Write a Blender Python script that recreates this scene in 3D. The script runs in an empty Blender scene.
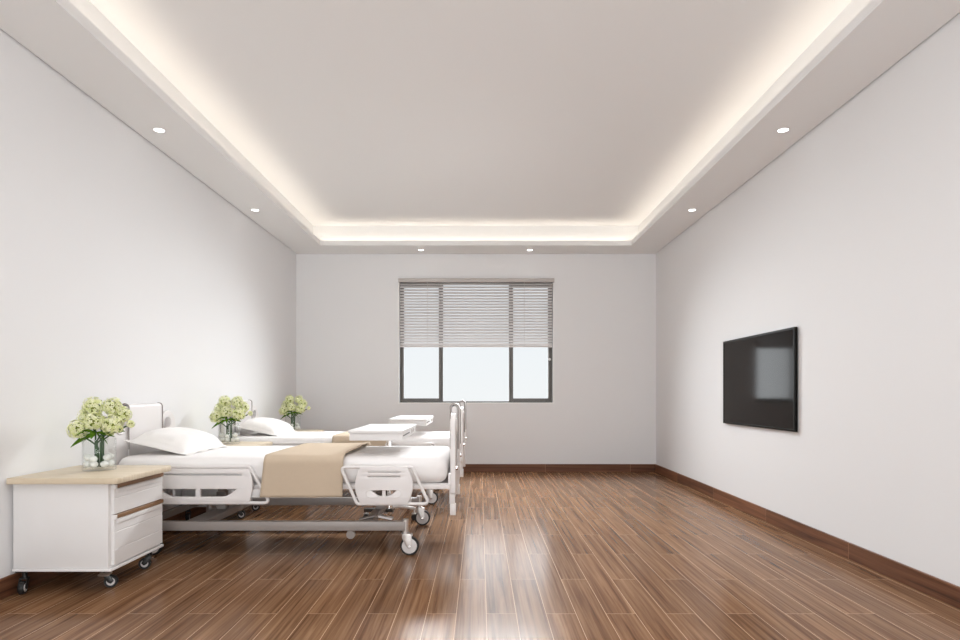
import bpy, bmesh, math, random
from mathutils import Vector, Matrix, noise
R = math.radians
PI = math.pi
random.seed(7)
scn = bpy.context.scene
COL = scn.collection

# ------------------------------------------------------------------ frame of the room
CAM_Z = 0.978
XL, XR = -2.275, 2.181
YB, YF = 7.93, -1.7
ZS, ZC = 2.70, 2.96          # dropped border / raised tray

# ------------------------------------------------------------------ materials
def new_mat(name):
    m = bpy.data.materials.new(name)
    m.use_nodes = True
    nt = m.node_tree
    nt.nodes.clear()
    out = nt.nodes.new('ShaderNodeOutputMaterial')
    return m, nt, out

def principled(name, col, rough=0.5, metal=0.0, spec=0.5, bump=0.0, bump_scale=200.0, var=0.0, var_scale=3.0, coat=0.0):
    m, nt, out = new_mat(name)
    b = nt.nodes.new('ShaderNodeBsdfPrincipled')
    b.inputs['Base Color'].default_value = (*col, 1)
    b.inputs['Roughness'].default_value = rough
    b.inputs['Metallic'].default_value = metal
    b.inputs['Specular IOR Level'].default_value = spec
    if coat:
        b.inputs['Coat Weight'].default_value = coat
        b.inputs['Coat Roughness'].default_value = 0.1
    nt.links.new(b.outputs[0], out.inputs[0])
    tc = nt.nodes.new('ShaderNodeTexCoord')
    if var > 0:
        n = nt.nodes.new('ShaderNodeTexNoise')
        n.inputs['Scale'].default_value = var_scale
        n.inputs['Detail'].default_value = 3
        nt.links.new(tc.outputs['Object'], n.inputs['Vector'])
        mx = nt.nodes.new('ShaderNodeMix'); mx.data_type = 'RGBA'
        nt.links.new(n.outputs['Fac'], mx.inputs[0])
        mx.inputs[6].default_value = (*[c * (1 - var) for c in col], 1)
        mx.inputs[7].default_value = (*[min(1, c * (1 + var)) for c in col], 1)
        nt.links.new(mx.outputs[2], b.inputs['Base Color'])
    if bump > 0:
        n2 = nt.nodes.new('ShaderNodeTexNoise')
        n2.inputs['Scale'].default_value = bump_scale
        nt.links.new(tc.outputs['Object'], n2.inputs['Vector'])
        bp = nt.nodes.new('ShaderNodeBump')
        bp.inputs['Strength'].default_value = bump
        bp.inputs['Distance'].default_value = 0.002
        nt.links.new(n2.outputs['Fac'], bp.inputs['Height'])
        nt.links.new(bp.outputs[0], b.inputs['Normal'])
    return m

def emission(name, col, strength):
    m, nt, out = new_mat(name)
    e = nt.nodes.new('ShaderNodeEmission')
    e.inputs[0].default_value = (*col, 1)
    e.inputs[1].default_value = strength
    nt.links.new(e.outputs[0], out.inputs[0])
    return m

def thin_glass(name, tint, base=0.03, power=1.0, rough=0.0):
    m, nt, out = new_mat(name)
    t = nt.nodes.new('ShaderNodeBsdfTransparent'); t.inputs[0].default_value = (*tint, 1)
    g = nt.nodes.new('ShaderNodeBsdfGlossy'); g.inputs['Roughness'].default_value = rough
    lw = nt.nodes.new('ShaderNodeLayerWeight'); lw.inputs[0].default_value = 0.5
    pw = nt.nodes.new('ShaderNodeMath'); pw.operation = 'POWER'; pw.inputs[1].default_value = 4.0
    mu = nt.nodes.new('ShaderNodeMath'); mu.operation = 'MULTIPLY_ADD'; mu.inputs[1].default_value = power; mu.inputs[2].default_value = base
    mx = nt.nodes.new('ShaderNodeMixShader')
    nt.links.new(lw.outputs['Facing'], pw.inputs[0]); nt.links.new(pw.outputs[0], mu.inputs[0])
    nt.links.new(mu.outputs[0], mx.inputs[0])
    nt.links.new(t.outputs[0], mx.inputs[1])
    nt.links.new(g.outputs[0], mx.inputs[2])
    nt.links.new(mx.outputs[0], out.inputs[0])
    return m

def translucent(name, col, amount, col2=None, scale=60):
    m, nt, out = new_mat(name)
    d = nt.nodes.new('ShaderNodeBsdfDiffuse'); d.inputs[0].default_value = (*col, 1)
    t = nt.nodes.new('ShaderNodeBsdfTranslucent'); t.inputs[0].default_value = (*col, 1)
    mx = nt.nodes.new('ShaderNodeMixShader'); mx.inputs[0].default_value = amount
    if col2:
        tc = nt.nodes.new('ShaderNodeTexCoord')
        n = nt.nodes.new('ShaderNodeTexNoise'); n.inputs['Scale'].default_value = scale
        nt.links.new(tc.outputs['Object'], n.inputs['Vector'])
        rp = nt.nodes.new('ShaderNodeValToRGB')
        rp.color_ramp.elements[0].position = 0.38; rp.color_ramp.elements[0].color = (*col2, 1)
        rp.color_ramp.elements[1].position = 0.58; rp.color_ramp.elements[1].color = (*col, 1)
        nt.links.new(n.outputs['Fac'], rp.inputs[0])
        nt.links.new(rp.outputs[0], d.inputs[0]); nt.links.new(rp.outputs[0], t.inputs[0])
    nt.links.new(d.outputs[0], mx.inputs[1]); nt.links.new(t.outputs[0], mx.inputs[2])
    nt.links.new(mx.outputs[0], out.inputs[0])
    return m

def plank_wood(name, along, across, off_along, off_across, length, row, mortar, stops, joint_col, rough, rough2, spec=0.5, tint=0.25):
    """planks: 'along' / 'across' are world axes (0,1,2)"""
    m, nt, out = new_mat(name)
    N, L = nt.nodes, nt.links
    geo = N.new('ShaderNodeNewGeometry')
    sep = N.new('ShaderNodeSeparateXYZ'); L.new(geo.outputs['Position'], sep.inputs[0])
    def sub(sock, v):
        a = N.new('ShaderNodeMath'); a.operation = 'SUBTRACT'; a.inputs[1].default_value = v
        L.new(sock, a.inputs[0]); return a.outputs[0]
    def mul(sock, v):
        a = N.new('ShaderNodeMath'); a.operation = 'MULTIPLY'; a.inputs[1].default_value = v
        L.new(sock, a.inputs[0]); return a.outputs[0]
    U = sub(sep.outputs[along], off_along)
    V = sub(sep.outputs[across], off_across)
    cb = N.new('ShaderNodeCombineXYZ'); L.new(U, cb.inputs[0]); L.new(V, cb.inputs[1])
    br = N.new('ShaderNodeTexBrick')
    br.offset = 0.5; br.offset_frequency = 2; br.squash = 1.0
    br.inputs['Color1'].default_value = (0, 0, 0, 1)
    br.inputs['Color2'].default_value = (1, 1, 1, 1)
    br.inputs['Mortar'].default_value = (0.5, 0.5, 0.5, 1)
    br.inputs['Scale'].default_value = 1.0
    br.inputs['Mortar Size'].default_value = mortar
    br.inputs['Mortar Smooth'].default_value = 0.1
    br.inputs['Bias'].default_value = 0.0
    br.inputs['Brick Width'].default_value = length
    br.inputs['Row Height'].default_value = row
    L.new(cb.outputs[0], br.inputs['Vector'])
    rnd = N.new('ShaderNodeSeparateColor'); L.new(br.outputs['Color'], rnd.inputs[0])
    # grain
    g1v = N.new('ShaderNodeCombineXYZ')
    L.new(mul(U, 0.5), g1v.inputs[0]); L.new(mul(V, 17.0), g1v.inputs[1]); L.new(mul(rnd.outputs[0], 37.0), g1v.inputs[2])
    n1 = N.new('ShaderNodeTexNoise'); n1.inputs['Scale'].default_value = 2.2; n1.inputs['Detail'].default_value = 6
    n1.inputs['Roughness'].default_value = 0.62; n1.inputs['Distortion'].default_value = 0.6
    L.new(g1v.outputs[0], n1.inputs['Vector'])
    g2v = N.new('ShaderNodeCombineXYZ')
    L.new(mul(U, 1.0), g2v.inputs[0]); L.new(mul(V, 95.0), g2v.inputs[1]); L.new(mul(rnd.outputs[0], 91.0), g2v.inputs[2])
    n2 = N.new('ShaderNodeTexNoise'); n2.inputs['Scale'].default_value = 1.0; n2.inputs['Detail'].default_value = 3
    L.new(g2v.outputs[0], n2.inputs['Vector'])
    mixg = N.new('ShaderNodeMix'); mixg.data_type = 'FLOAT'; mixg.inputs[0].default_value = 0.27
    L.new(n1.outputs['Fac'], mixg.inputs[2]); L.new(n2.outputs['Fac'], mixg.inputs[3])
    rp = N.new('ShaderNodeValToRGB')
    el = rp.color_ramp.elements
    el[0].position, el[0].color = stops[0][0], (*stops[0][1], 1)
    el[1].position, el[1].color = stops[-1][0], (*stops[-1][1], 1)
    for p, c in stops[1:-1]:
        e = el.new(p); e.color = (*c, 1)
    L.new(mixg.outputs[0], rp.inputs[0])
    # plank-to-plank tone
    tone = N.new('ShaderNodeMapRange'); tone.inputs[3].default_value = 1 - tint; tone.inputs[4].default_value = 1 + tint
    L.new(rnd.outputs[0], tone.inputs[0])
    hsv = N.new('ShaderNodeHueSaturation'); L.new(tone.outputs[0], hsv.inputs['Value']); L.new(rp.outputs[0], hsv.inputs['Color'])
    mg = N.new('ShaderNodeMix'); mg.data_type = 'RGBA'
    L.new(br.outputs['Fac'], mg.inputs[0]); L.new(hsv.outputs[0], mg.inputs[6]); mg.inputs[7].default_value = (*joint_col, 1)
    b = N.new('ShaderNodeBsdfPrincipled')
    L.new(mg.outputs[2], b.inputs['Base Color'])
    mr = N.new('ShaderNodeMapRange'); mr.inputs[3].default_value = rough; mr.inputs[4].default_value = rough2
    L.new(n2.outputs['Fac'], mr.inputs[0]); L.new(mr.outputs[0], b.inputs['Roughness'])
    b.inputs['Specular IOR Level'].default_value = spec
    bp = N.new('ShaderNodeBump'); bp.inputs['Strength'].default_value = 0.03; bp.inputs['Distance'].default_value = 0.002
    L.new(mixg.outputs[0], bp.inputs['Height']); L.new(bp.outputs[0], b.inputs['Normal'])
    L.new(b.outputs[0], out.inputs[0])
    return m

FLOOR_STOPS = [(0.32, (0.088, 0.038, 0.0165)), (0.42, (0.145, 0.069, 0.033)), (0.52, (0.215, 0.112, 0.057)), (0.66, (0.300, 0.172, 0.093))]
M = {}
M['wall'] = principled('wall_paint', (0.795, 0.797, 0.805), 0.75, spec=0.25, bump=0.03, bump_scale=90)
M['ceil'] = principled('ceiling_paint', (0.81, 0.807, 0.802), 0.8, spec=0.2, bump=0.02, bump_scale=90)
M['floor'] = plank_wood('floor_planks', 1, 0, 0.206, 0.0277, 1.052, 0.1325, 0.0013, FLOOR_STOPS, (0.58, 0.39, 0.25), 0.15, 0.25, 0.09, 0.12)  # pale joint lines paint in the light caught by plank bevels
BASE_STOPS = [(0.32, (0.07, 0.026, 0.013)), (0.45, (0.145, 0.058, 0.029)), (0.56, (0.21, 0.09, 0.046)), (0.70, (0.28, 0.13, 0.07))]
M['base_side'] = plank_wood('skirting_wood_side', 1, 2, 1.04, -0.05, 1.09, 0.4, 0.0020, BASE_STOPS, (0.36, 0.2, 0.12), 0.4, 0.5, 0.25, 0.25)
M['base_back'] = plank_wood('skirting_wood_back', 0, 2, 0.285, -0.05, 1.05, 0.4, 0.0020, BASE_STOPS, (0.36, 0.2, 0.12), 0.4, 0.5, 0.25, 0.25)
M['top'] = plank_wood('pale_oak', 0, 1, 0.3, 0.11, 9.0, 9.0, 0.0, [(0.3, (0.54, 0.44, 0.31)), (0.5, (0.64, 0.54, 0.40)), (0.7, (0.72, 0.62, 0.48))], (0.5, 0.4, 0.3), 0.35, 0.45, 0.4, 0.0)
M['handle'] = plank_wood('brown_oak', 1, 2, 0.3, 0.11, 9.0, 9.0, 0.0, [(0.3, (0.20, 0.105, 0.05)), (0.5, (0.27, 0.15, 0.075)), (0.7, (0.34, 0.20, 0.11))], (0.3, 0.2, 0.1), 0.4, 0.5, 0.3, 0.0)
M['lacquer'] = principled('white_lacquer', (0.77, 0.755, 0.745), 0.55, spec=0.25, bump=0.01)
M['plastic'] = principled('white_plastic', (0.74, 0.71, 0.70), 0.38, spec=0.45, var=0.01)
M['steel'] = principled('powder_coated_steel', (0.30, 0.268, 0.25), 0.38, spec=0.5, var=0.02)
M['chrome'] = principled('chrome', (0.85, 0.84, 0.83), 0.12, metal=1.0)
M['grey_metal'] = principled('grey_metal', (0.62, 0.59, 0.57), 0.3, metal=0.7)
M['rubber'] = principled('black_rubber', (0.012, 0.011, 0.011), 0.55, bump=0.05)
M['black'] = principled('black_plastic', (0.015, 0.013, 0.012), 0.4)
M['dark_steel'] = principled('dark_steel', (0.05, 0.045, 0.042), 0.4, metal=0.3)
M['hub'] = principled('pale_grey_hub', (0.66, 0.63, 0.62), 0.4)
M['tan_metal'] = principled('tan_brake_metal', (0.42, 0.33, 0.27), 0.4, metal=0.3)
M['sheet'] = principled('white_sheet', (0.82, 0.80, 0.79), 0.9, spec=0.15, bump=0.12, bump_scale=400)
M['pillow'] = principled('white_pillowcase', (0.83, 0.81, 0.79), 0.9, spec=0.15, bump=0.12, bump_scale=400)
M['blanket'] = principled('tan_wool', (0.56, 0.455, 0.345), 0.95, spec=0.1, bump=0.35, bump_scale=500, var=0.03, var_scale=40)
M['frame'] = principled('grey_brown_aluminium', (0.115, 0.105, 0.095), 0.4, metal=0.2)
M['blind'] = translucent('pale_blind_slat', (0.74, 0.71, 0.70), 0.03)
M['blind_rail'] = principled('blind_rail', (0.50, 0.465, 0.445), 0.5)
M['lit_reveal'] = principled('lit_reveal_white', (0.90, 0.90, 0.89), 0.5, spec=0.3)  # bright white that paints in the daylit window reveal
M['cord'] = principled('blind_cord', (0.74, 0.71, 0.69), 0.8)
M['pane'] = thin_glass('window_glass', (0.985, 0.99, 0.99), base=0.0, power=0.6)
M['vase'] = thin_glass('vase_glass', (0.975, 0.982, 0.978), base=0.02, power=0.45)
M['pebble'] = principled('white_pebble', (0.80, 0.80, 0.78), 0.25, spec=0.5, var=0.05, var_scale=30)
M['petal'] = translucent('cream_petal', (0.90, 0.90, 0.66), 0.2, (0.76, 0.80, 0.40), 45)
M['petal_core'] = translucent('green_core', (0.26, 0.30, 0.045), 0.15, (0.16, 0.21, 0.025), 90)
M['leaf'] = translucent('green_leaf', (0.13, 0.26, 0.025), 0.3, (0.07, 0.17, 0.015), 25)
M['stem'] = principled('green_stem', (0.03, 0.085, 0.02), 0.45, var=0.2, var_scale=20)
M['screen'] = principled('tv_screen', (0.009, 0.0068, 0.0058), 0.08, spec=0.10)
M['bezel'] = principled('tv_bezel', (0.004, 0.0035, 0.003), 0.35, spec=0.12)
M['lamp'] = emission('lamp_face', (1.0, 0.985, 0.96), 6.0)
M['led'] = emission('warm_led', (1.0, 0.90, 0.775), 5.8)

# ------------------------------------------------------------------ mesh builders
class MB:
    def __init__(self):
        self.bm = bmesh.new()
    def add(self, verts, faces, mi=0):
        vs = [self.bm.verts.new(v) for v in verts]
        for f in faces:
            try:
                fc = self.bm.faces.new([vs[i] for i in f]); fc.material_index = mi
            except ValueError:
                pass
        return vs
    def box(self, x0, x1, y0, y1, z0, z1, bev=0.0, seg=2, mat=None):
        t = bmesh.new()
        bmesh.ops.create_cube(t, size=1.0)
        for v in t.verts:
            v.co = Vector(((x0 + x1) / 2 + v.co.x * (x1 - x0), (y0 + y1) / 2 + v.co.y * (y1 - y0), (z0 + z1) / 2 + v.co.z * (z1 - z0)))
        if bev > 0:
            bmesh.ops.bevel(t, geom=t.edges[:], offset=bev, segments=seg, profile=0.5, affect='EDGES')
        self.merge(t, mat)
        return self
    def merge(self, t, mat=None):
        if mat is not None:
            bmesh.ops.transform(t, matrix=mat, verts=t.verts[:])
        t.verts.index_update()
        vs = [self.bm.verts.new(v.co) for v in t.verts]
        for f in t.faces:
            try:
                nf = self.bm.faces.new([vs[v.index] for v in f.verts]); nf.material_index = f.material_index
            except ValueError:
                pass
        t.free()
    def cyl(self, p0, p1, r0, r1=None, n=20, caps=True, mi=0):
        r1 = r0 if r1 is None else r1
        self.tube([p0, p1], r0, n=n, caps=caps, r_list=[r0, r1], mi=mi)
        return self
    def tube(self, pts, r, n=12, closed=False, caps=True, r_list=None, mi=0):
        pts = [Vector(p) for p in pts]
        m = len(pts)
        rings = []
        prev_n = None
        for i in range(m):
            if closed:
                t = (pts[(i + 1) % m] - pts[i - 1]).normalized()
            elif i == 0:
                t = (pts[1] - pts[0]).normalized()
            elif i == m - 1:
                t = (pts[-1] - pts[-2]).normalized()
            else:
                t = (pts[i + 1] - pts[i - 1]).normalized()
            if prev_n is None:
                a = Vector((0, 0, 1)) if abs(t.z) < 0.9 else Vector((0, 1, 0))
                nn = t.cross(a).normalized()
            else:
                nn = (prev_n - t * prev_n.dot(t)).normalized()
            prev_n = nn
            bb = t.cross(nn)
            rr = r_list[i] if r_list else r
            rings.append([self.bm.verts.new(pts[i] + (nn * math.cos(2 * PI * k / n) + bb * math.sin(2 * PI * k / n)) * rr) for k in range(n)])
        rng = range(m) if closed else range(m - 1)
        for i in rng:
            a, b = rings[i], rings[(i + 1) % m]
            for k in range(n):
                f = self.bm.faces.new((a[k], a[(k + 1) % n], b[(k + 1) % n], b[k])); f.material_index = mi
        if caps and not closed:
            f = self.bm.faces.new(list(reversed(rings[0]))); f.material_index = mi
            f = self.bm.faces.new(rings[-1]); f.material_index = mi
        return self
    def lathe(self, prof, origin=(0, 0, 0), axis='z', n=32, mi=0):
        o = Vector(origin)
        rings = []
        for r, h in prof:
            ring = []
            for k in range(n):
                a = 2 * PI * k / n
                c, s = math.cos(a) * r, math.sin(a) * r
                p = {'z': Vector((c, s, h)), 'y': Vector((c, h, s)), 'x': Vector((h, c, s))}[axis]
                ring.append(self.bm.verts.new(o + p))
            rings.append(ring)
        for a, b in zip(rings, rings[1:]):
            for k in range(n):
                f = self.bm.faces.new((a[k], a[(k + 1) % n], b[(k + 1) % n], b[k])); f.material_index = mi
        for ring, (r, h) in ((rings[0], prof[0]), (rings[-1], prof[-1])):
            if r > 1e-6:
                f = self.bm.faces.new(ring); f.material_index = mi
        return self
    def build(self, name, mats, parent=None, smooth=True, angle=35, weld=True, recalc=True):
        bm = self.bm
        if weld:
            bmesh.ops.remove_doubles(bm, verts=bm.verts[:], dist=1e-5)
        if recalc:
            bmesh.ops.recalc_face_normals(bm, faces=bm.faces[:])
        me = bpy.data.meshes.new(name)
        bm.to_mesh(me); bm.free()
        for mt in (mats if isinstance(mats, (list, tuple)) else [mats]):
            me.materials.append(mt)
        if smooth:
            for p in me.polygons: p.use_smooth = True
            me.set_sharp_from_angle(angle=R(angle))
        o = bpy.data.objects.new(name, me)
        COL.objects.link(o)
        if parent: o.parent = parent
        return o

def rot_box(cx, cy, cz, dx, dy, dz, rx=0, ry=0, rz=0):
    return Matrix.Translation((cx, cy, cz)) @ Matrix.Rotation(rz, 4, 'Z') @ Matrix.Rotation(ry, 4, 'Y') @ Matrix.Rotation(rx, 4, 'X')

def plate(loops, thick, bev=0.003, to=lambda u, v, w: (u, w, v)):
    """flat plate with holes: loops[0] outer, others holes. returns a bmesh in mapped axes"""
    cu = bpy.data.curves.new('tmp', 'CURVE')
    cu.dimensions = '2D'; cu.fill_mode = 'BOTH'
    cu.extrude = max(thick / 2 - bev, 0.0005); cu.bevel_depth = bev; cu.bevel_resolution = 1; cu.offset = -bev
    for lp in loops:
        s = cu.splines.new('POLY'); s.points.add(len(lp) - 1)
        for p, (u, v) in zip(s.points, lp): p.co = (u, v, 0, 1)
        s.use_cyclic_u = True
    ob = bpy.data.objects.new('tmp', cu)
    COL.objects.link(ob)
    bpy.context.view_layer.update()
    dg = bpy.context.evaluated_depsgraph_get()
    me = bpy.data.meshes.new_from_object(ob.evaluated_get(dg))
    t = bmesh.new(); t.from_mesh(me)
    for v in t.verts: v.co = Vector(to(*v.co))
    for f in t.faces: f.material_index = 0
    bpy.data.objects.remove(ob); bpy.data.curves.remove(cu); bpy.data.meshes.remove(me)
    return t

def arc(cx, cy, r, a0, a1, n=8, ry=None):
    ry = r if ry is None else ry
    return [(cx + r * math.cos(R(a0 + (a1 - a0) * i / n)), cy + ry * math.sin(R(a0 + (a1 - a0) * i / n))) for i in range(n + 1)]

def round_poly(pts, r, n=5):
    out = []
    m = len(pts)
    for i in range(m):
        p0, p1, p2 = Vector(pts[i - 1]), Vector(pts[i]), Vector(pts[(i + 1) % m])
        d0, d2 = (p0 - p1), (p2 - p1)
        ang = d0.angle(d2)
        rr = r[i] if isinstance(r, (list, tuple)) else r
        cut = min(rr / math.tan(ang / 2), d0.length * 0.49, d2.length * 0.49)
        a, b = p1 + d0.normalized() * cut, p1 + d2.normalized() * cut
        for k in range(n + 1):
            t = k / n
            q = a * (1 - t) ** 2 + p1 * 2 * t * (1 - t) + b * t ** 2
            out.append(tuple(q))
    return out

def rounded_box_bm(hx, hy, hz, r, nx, ny, nz):
    t = bmesh.new()
    def face_grid(fn, a, b):
        vs = [[t.verts.new(fn(-1 + 2 * i / a, -1 + 2 * j / b)) for j in range(b + 1)] for i in range(a + 1)]
        for i in range(a):
            for j in range(b):
                t.faces.new((vs[i][j], vs[i + 1][j], vs[i + 1][j + 1], vs[i][j + 1]))
    for s in (-1, 1):
        face_grid(lambda u, v: Vector((u * hx, v * hy, s * hz)), nx, ny)
        face_grid(lambda u, v: Vector((u * hx, s * hy, v * hz)), nx, nz)
        face_grid(lambda u, v: Vector((s * hx, u * hy, v * hz)), ny, nz)
    bmesh.ops.remove_doubles(t, verts=t.verts[:], dist=1e-5)
    for v in t.verts:
        p = v.co
        inner = Vector((max(-hx + r, min(hx - r, p.x)), max(-hy + r, min(hy - r, p.y)), max(-hz + r, min(hz - r, p.z))))
        d = p - inner
        if d.length > 1e-9: v.co = inner + d.normalized() * r
    bmesh.ops.recalc_face_normals(t, faces=t.faces[:])
    return t

# ------------------------------------------------------------------ scene-graph helpers
def empty(name, loc, label=None, cat=None, group=None, rz=0):
    o = bpy.data.objects.new(name, None)
    o.empty_display_size = 0.1
    COL.objects.link(o)
    o.location = loc; o.rotation_euler = (0, 0, rz)
    tag(o, label, cat, group)
    return o
def tag(o, label=None, cat=None, group=None, kind=None):
    if label: o['label'] = label
    if cat: o['category'] = cat
    if group: o['group'] = group
    if kind: o['kind'] = kind
    return o
def copy_tree(o, parent=None):
    c = o.copy()
    COL.objects.link(c)
    if parent: c.parent = parent
    for ch in list(o.children):
        copy_tree(ch, c)
    return c
def struct(o):
    o['kind'] = 'structure'; return o

# ================================================================== THE ROOM
b = MB(); b.box(XL - 0.2, XR + 0.2, YF - 0.2, YB + 0.25, -0.12, 0.0); struct(b.build('floor', M['floor'], smooth=False))
b = MB(); b.box(XL - 0.2, XL, YF - 0.2, YB + 0.25, 0, ZC + 0.1); struct(b.build('wall_left', M['wall'], smooth=False))
b = MB(); b.box(XR, XR + 0.2, YF - 0.2, YB + 0.25, 0, ZC + 0.1); struct(b.build('wall_right', M['wall'], smooth=False))
# rear wall behind the camera, with an unseen wide window added for fill light
b = MB()
RX0, RX1, RZ0, RZ1 = -1.95, 1.85, 0.35, 2.45
b.box(XL, RX0, YF - 0.2, YF, 0, ZC + 0.1); b.box(RX1, XR, YF - 0.2, YF, 0, ZC + 0.1)
b.box(RX0, RX1, YF - 0.2, YF, 0, RZ0); b.box(RX0, RX1, YF - 0.2, YF, RZ1, ZC + 0.1)
struct(b.build('wall_front', M['wall'], smooth=False, weld=False))
rw = struct(empty('added_rear_window', (0, YF - 0.1, RZ0)))
b = MB(); rh = RZ1 - RZ0
for x in (RX0, -0.70, 0.55, RX1 - 0.05): b.box(x, x + 0.05, -0.03, 0.03, 0, rh)
for z in (0, rh - 0.05): b.box(RX0 + 0.05, RX1 - 0.05, -0.03, 0.03, z, z + 0.05)
b.build('window_frame', M['frame'], rw, smooth=False, weld=False)
b = MB(); b.box(RX0 + 0.05, RX1 - 0.05, -0.003, 0.003, 0.05, rh - 0.05); b.build('pane', M['pane'], rw, smooth=False)
# back wall with the window opening
WX0, WX1, WZ0, WZ1 = -1.002, 0.907, 0.858, 2.392
b = MB()
xs, zs = [XL, WX0, WX1, XR], [0, WZ0, WZ1, ZC + 0.1]
for i in range(3):
    for j in range(3):
        if i == 1 and j == 1: continue
        for y, fl in ((YB, 1), (YB + 0.22, -1)):
            q = [(xs[i], y, zs[j]), (xs[i + 1], y, zs[j]), (xs[i + 1], y, zs[j + 1]), (xs[i], y, zs[j + 1])]
            b.add(q, [(0, 1, 2, 3)])
ya, yb_ = YB, YB + 0.22
for (p, q) in (((WX0, WZ0), (WX1, WZ0)), ((WX1, WZ0), (WX1, WZ1)), ((WX1, WZ1), (WX0, WZ1)), ((WX0, WZ1), (WX0, WZ0)),
               ((XL, 0), (XR, 0)), ((XR, 0), (XR, ZC + .1)), ((XR, ZC + .1), (XL, ZC + .1)), ((XL, ZC + .1), (XL, 0))):
    b.add([(p[0], ya, p[1]), (q[0], ya, q[1]), (q[0], yb_, q[1]), (p[0], yb_, p[1])], [(0, 1, 2, 3)])
struct(b.build('wall_back', M['wall'], smooth=False))

# ceiling: dropped border with a lip, a light trough behind it, raised tray
LX0, LX1, LY0, LY1 = -1.864, 1.770, -1.25, 7.47     # lip line
T = 0.11                                           # trough width
G = 0.011                                          # shadow gap along the walls
b = MB()
def ring(b, o, i, z0, z1):
    (a0, a1, c0, c1), (e0, e1, f0, f1) = o, i
    b.box(a0, e0, c0, c1, z0, z1); b.box(e1, a1, c0, c1, z0, z1)
    b.box(e0, e1, c0, f0, z0, z1); b.box(e0, e1, f1, c1, z0, z1)
ring(b, (XL + G, XR - G, YF + G, YB - G), (LX0, LX1, LY0, LY1), ZS, ZS + 0.018)
ring(b, (LX0 - 0.014, LX1 + 0.014, LY0 - 0.014, LY1 + 0.014), (LX0, LX1, LY0, LY1), ZS + 0.018, ZS + 0.056)
ring(b, (LX0 - T - 0.02, LX1 + T + 0.02, LY0 - T - 0.02, LY1 + T + 0.02), (LX0 - T, LX1 + T, LY0 - T, LY1 + T), ZS + 0.018, ZC)
b.box(XL, XR, YF, YB, ZC, ZC + 0.1)
ceil = struct(b.build('ceiling', M['ceil'], smooth=False, weld=False))
def led(x0, x1, y0, y1):
    b = MB(); b.box(x0, x1, y0, y1, ZS + 0.019, ZS + 0.024)
    o = b.build('light_strip', M['led'], ceil, smooth=False); o['label'] = 'warm light strip hidden in the ceiling trough'
led(LX0 - 0.075, LX0 - 0.045, LY0, LY1)
led(LX1 + 0.045, LX1 + 0.075, LY0, LY1)
led(LX0, LX1, LY1 + 0.045, LY1 + 0.075)
led(LX0, LX1, LY0 - 0.075, LY0 - 0.045)

# skirting
BH, BT = 0.098, 0.013
b = MB(); b.box(XL, XL + BT, YF, YB, 0, BH, 0.002, 1); struct(b.build('baseboard_left', M['base_side']))
b = MB(); b.box(XR - BT, XR, YF, YB, 0, BH, 0.002, 1); struct(b.build('baseboard_right', M['base_side']))
b = MB(); b.box(XL + BT, XR - BT, YB - BT, YB, 0, BH, 0.002, 1); struct(b.build('baseboard_back', M['base_back']))

# window: outer frame, two casements, fixed middle pane
win = struct(empty('window_1', (0, YB + 0.09, WZ0)))
def wx(px, Y=YB + 0.09): return (px - 480) * Y / 640.0
def wz(py, Y=YB + 0.09): return CAM_Z - (py - 393) * Y / 640.0 - WZ0
fr = MB()
zt, ztop = wz(402.3), WZ1 - WZ0
def fbox(b, x0, x1, z0, z1, y0=0.0, y1=0.06): b.box(x0, x1, y0, y1, z0, z1, 0.003, 1)
wl, wr = WX0 + 0.001, WX1 - 0.001
fbox(fr, wl, wx(401.6), 0.001, ztop - 0.001); fbox(fr, wx(550.4), wr, 0.001, ztop - 0.001)
fbox(fr, wx(401.6), wx(550.4), 0.001, wz(401.3)); fbox(fr, wx(401.6), wx(550.4), ztop - 0.04, ztop - 0.001)
fbox(fr, wx(441.2), wx(443), wz(401.3), ztop - 0.04); fbox(fr, wx(509), wx(510.8), wz(401.3), ztop - 0.04)
fr.build('window_frame', M['frame'], win)
tr = MB()  # white strip in place of the reveal edge that daylight brightens
tr.box(WX0 - 0.012, WX0, -0.092, -0.086, -0.012, WZ1 - WZ0 - 0.05); tr.box(WX1, WX1 + 0.012, -0.092, -0.086, -0.012, WZ1 - WZ0 - 0.05); tr.box(WX0, WX1, -0.092, -0.086, -0.012, 0.0)
tr.build('lit_reveal_edge', M['lit_reveal'], win, smooth=False, weld=False)['label'] = 'thin white strip standing in for the daylit reveal edge of the window opening'
def casement(x0, x1, nm):
    c = MB(); zb, zt2 = wz(401.3) + .001, ztop - 0.041
    x0 += .001; x1 -= .001
    w = 0.028
    fbox(c, x0, x0 + w, zb, zt2, -0.012, 0.045); fbox(c, x1 - w, x1, zb, zt2, -0.012, 0.045)
    fbox(c, x0 + w, x1 - w, zb, zb + 0.036, -0.012, 0.045); fbox(c, x0 + w, x1 - w, zt2 - 0.036, zt2, -0.012, 0.045)
    o = c.build('casement', M['frame'], win)
    p = MB(); p.box(x0 + w, x1 - w, 0.014, 0.020, zb + 0.036, zt2 - 0.036); p.build('pane', M['pane'], o, smooth=False)
    return o
casement(wx(401.6), wx(441.2), 'l')
cr = casement(wx(510.8), wx(550.4), 'r')
p = MB(); p.box(wx(443), wx(509), 0.02, 0.026, wz(401.3), ztop - 0.04); p.build('pane', M['pane'], win, smooth=False)
h = MB(); hz = wz(359.4); hx = wx(549.3)
h.lathe([(0.0, -0.034), (0.012, -0.034), (0.017, -0.028), (0.017, -0.02), (0.009, -0.014), (0.009, -0.012)], (hx, 0, hz), 'y', 18)
o = h.build('handle', M['hub'], cr); o['label'] = 'small pale round window handle'

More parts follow.
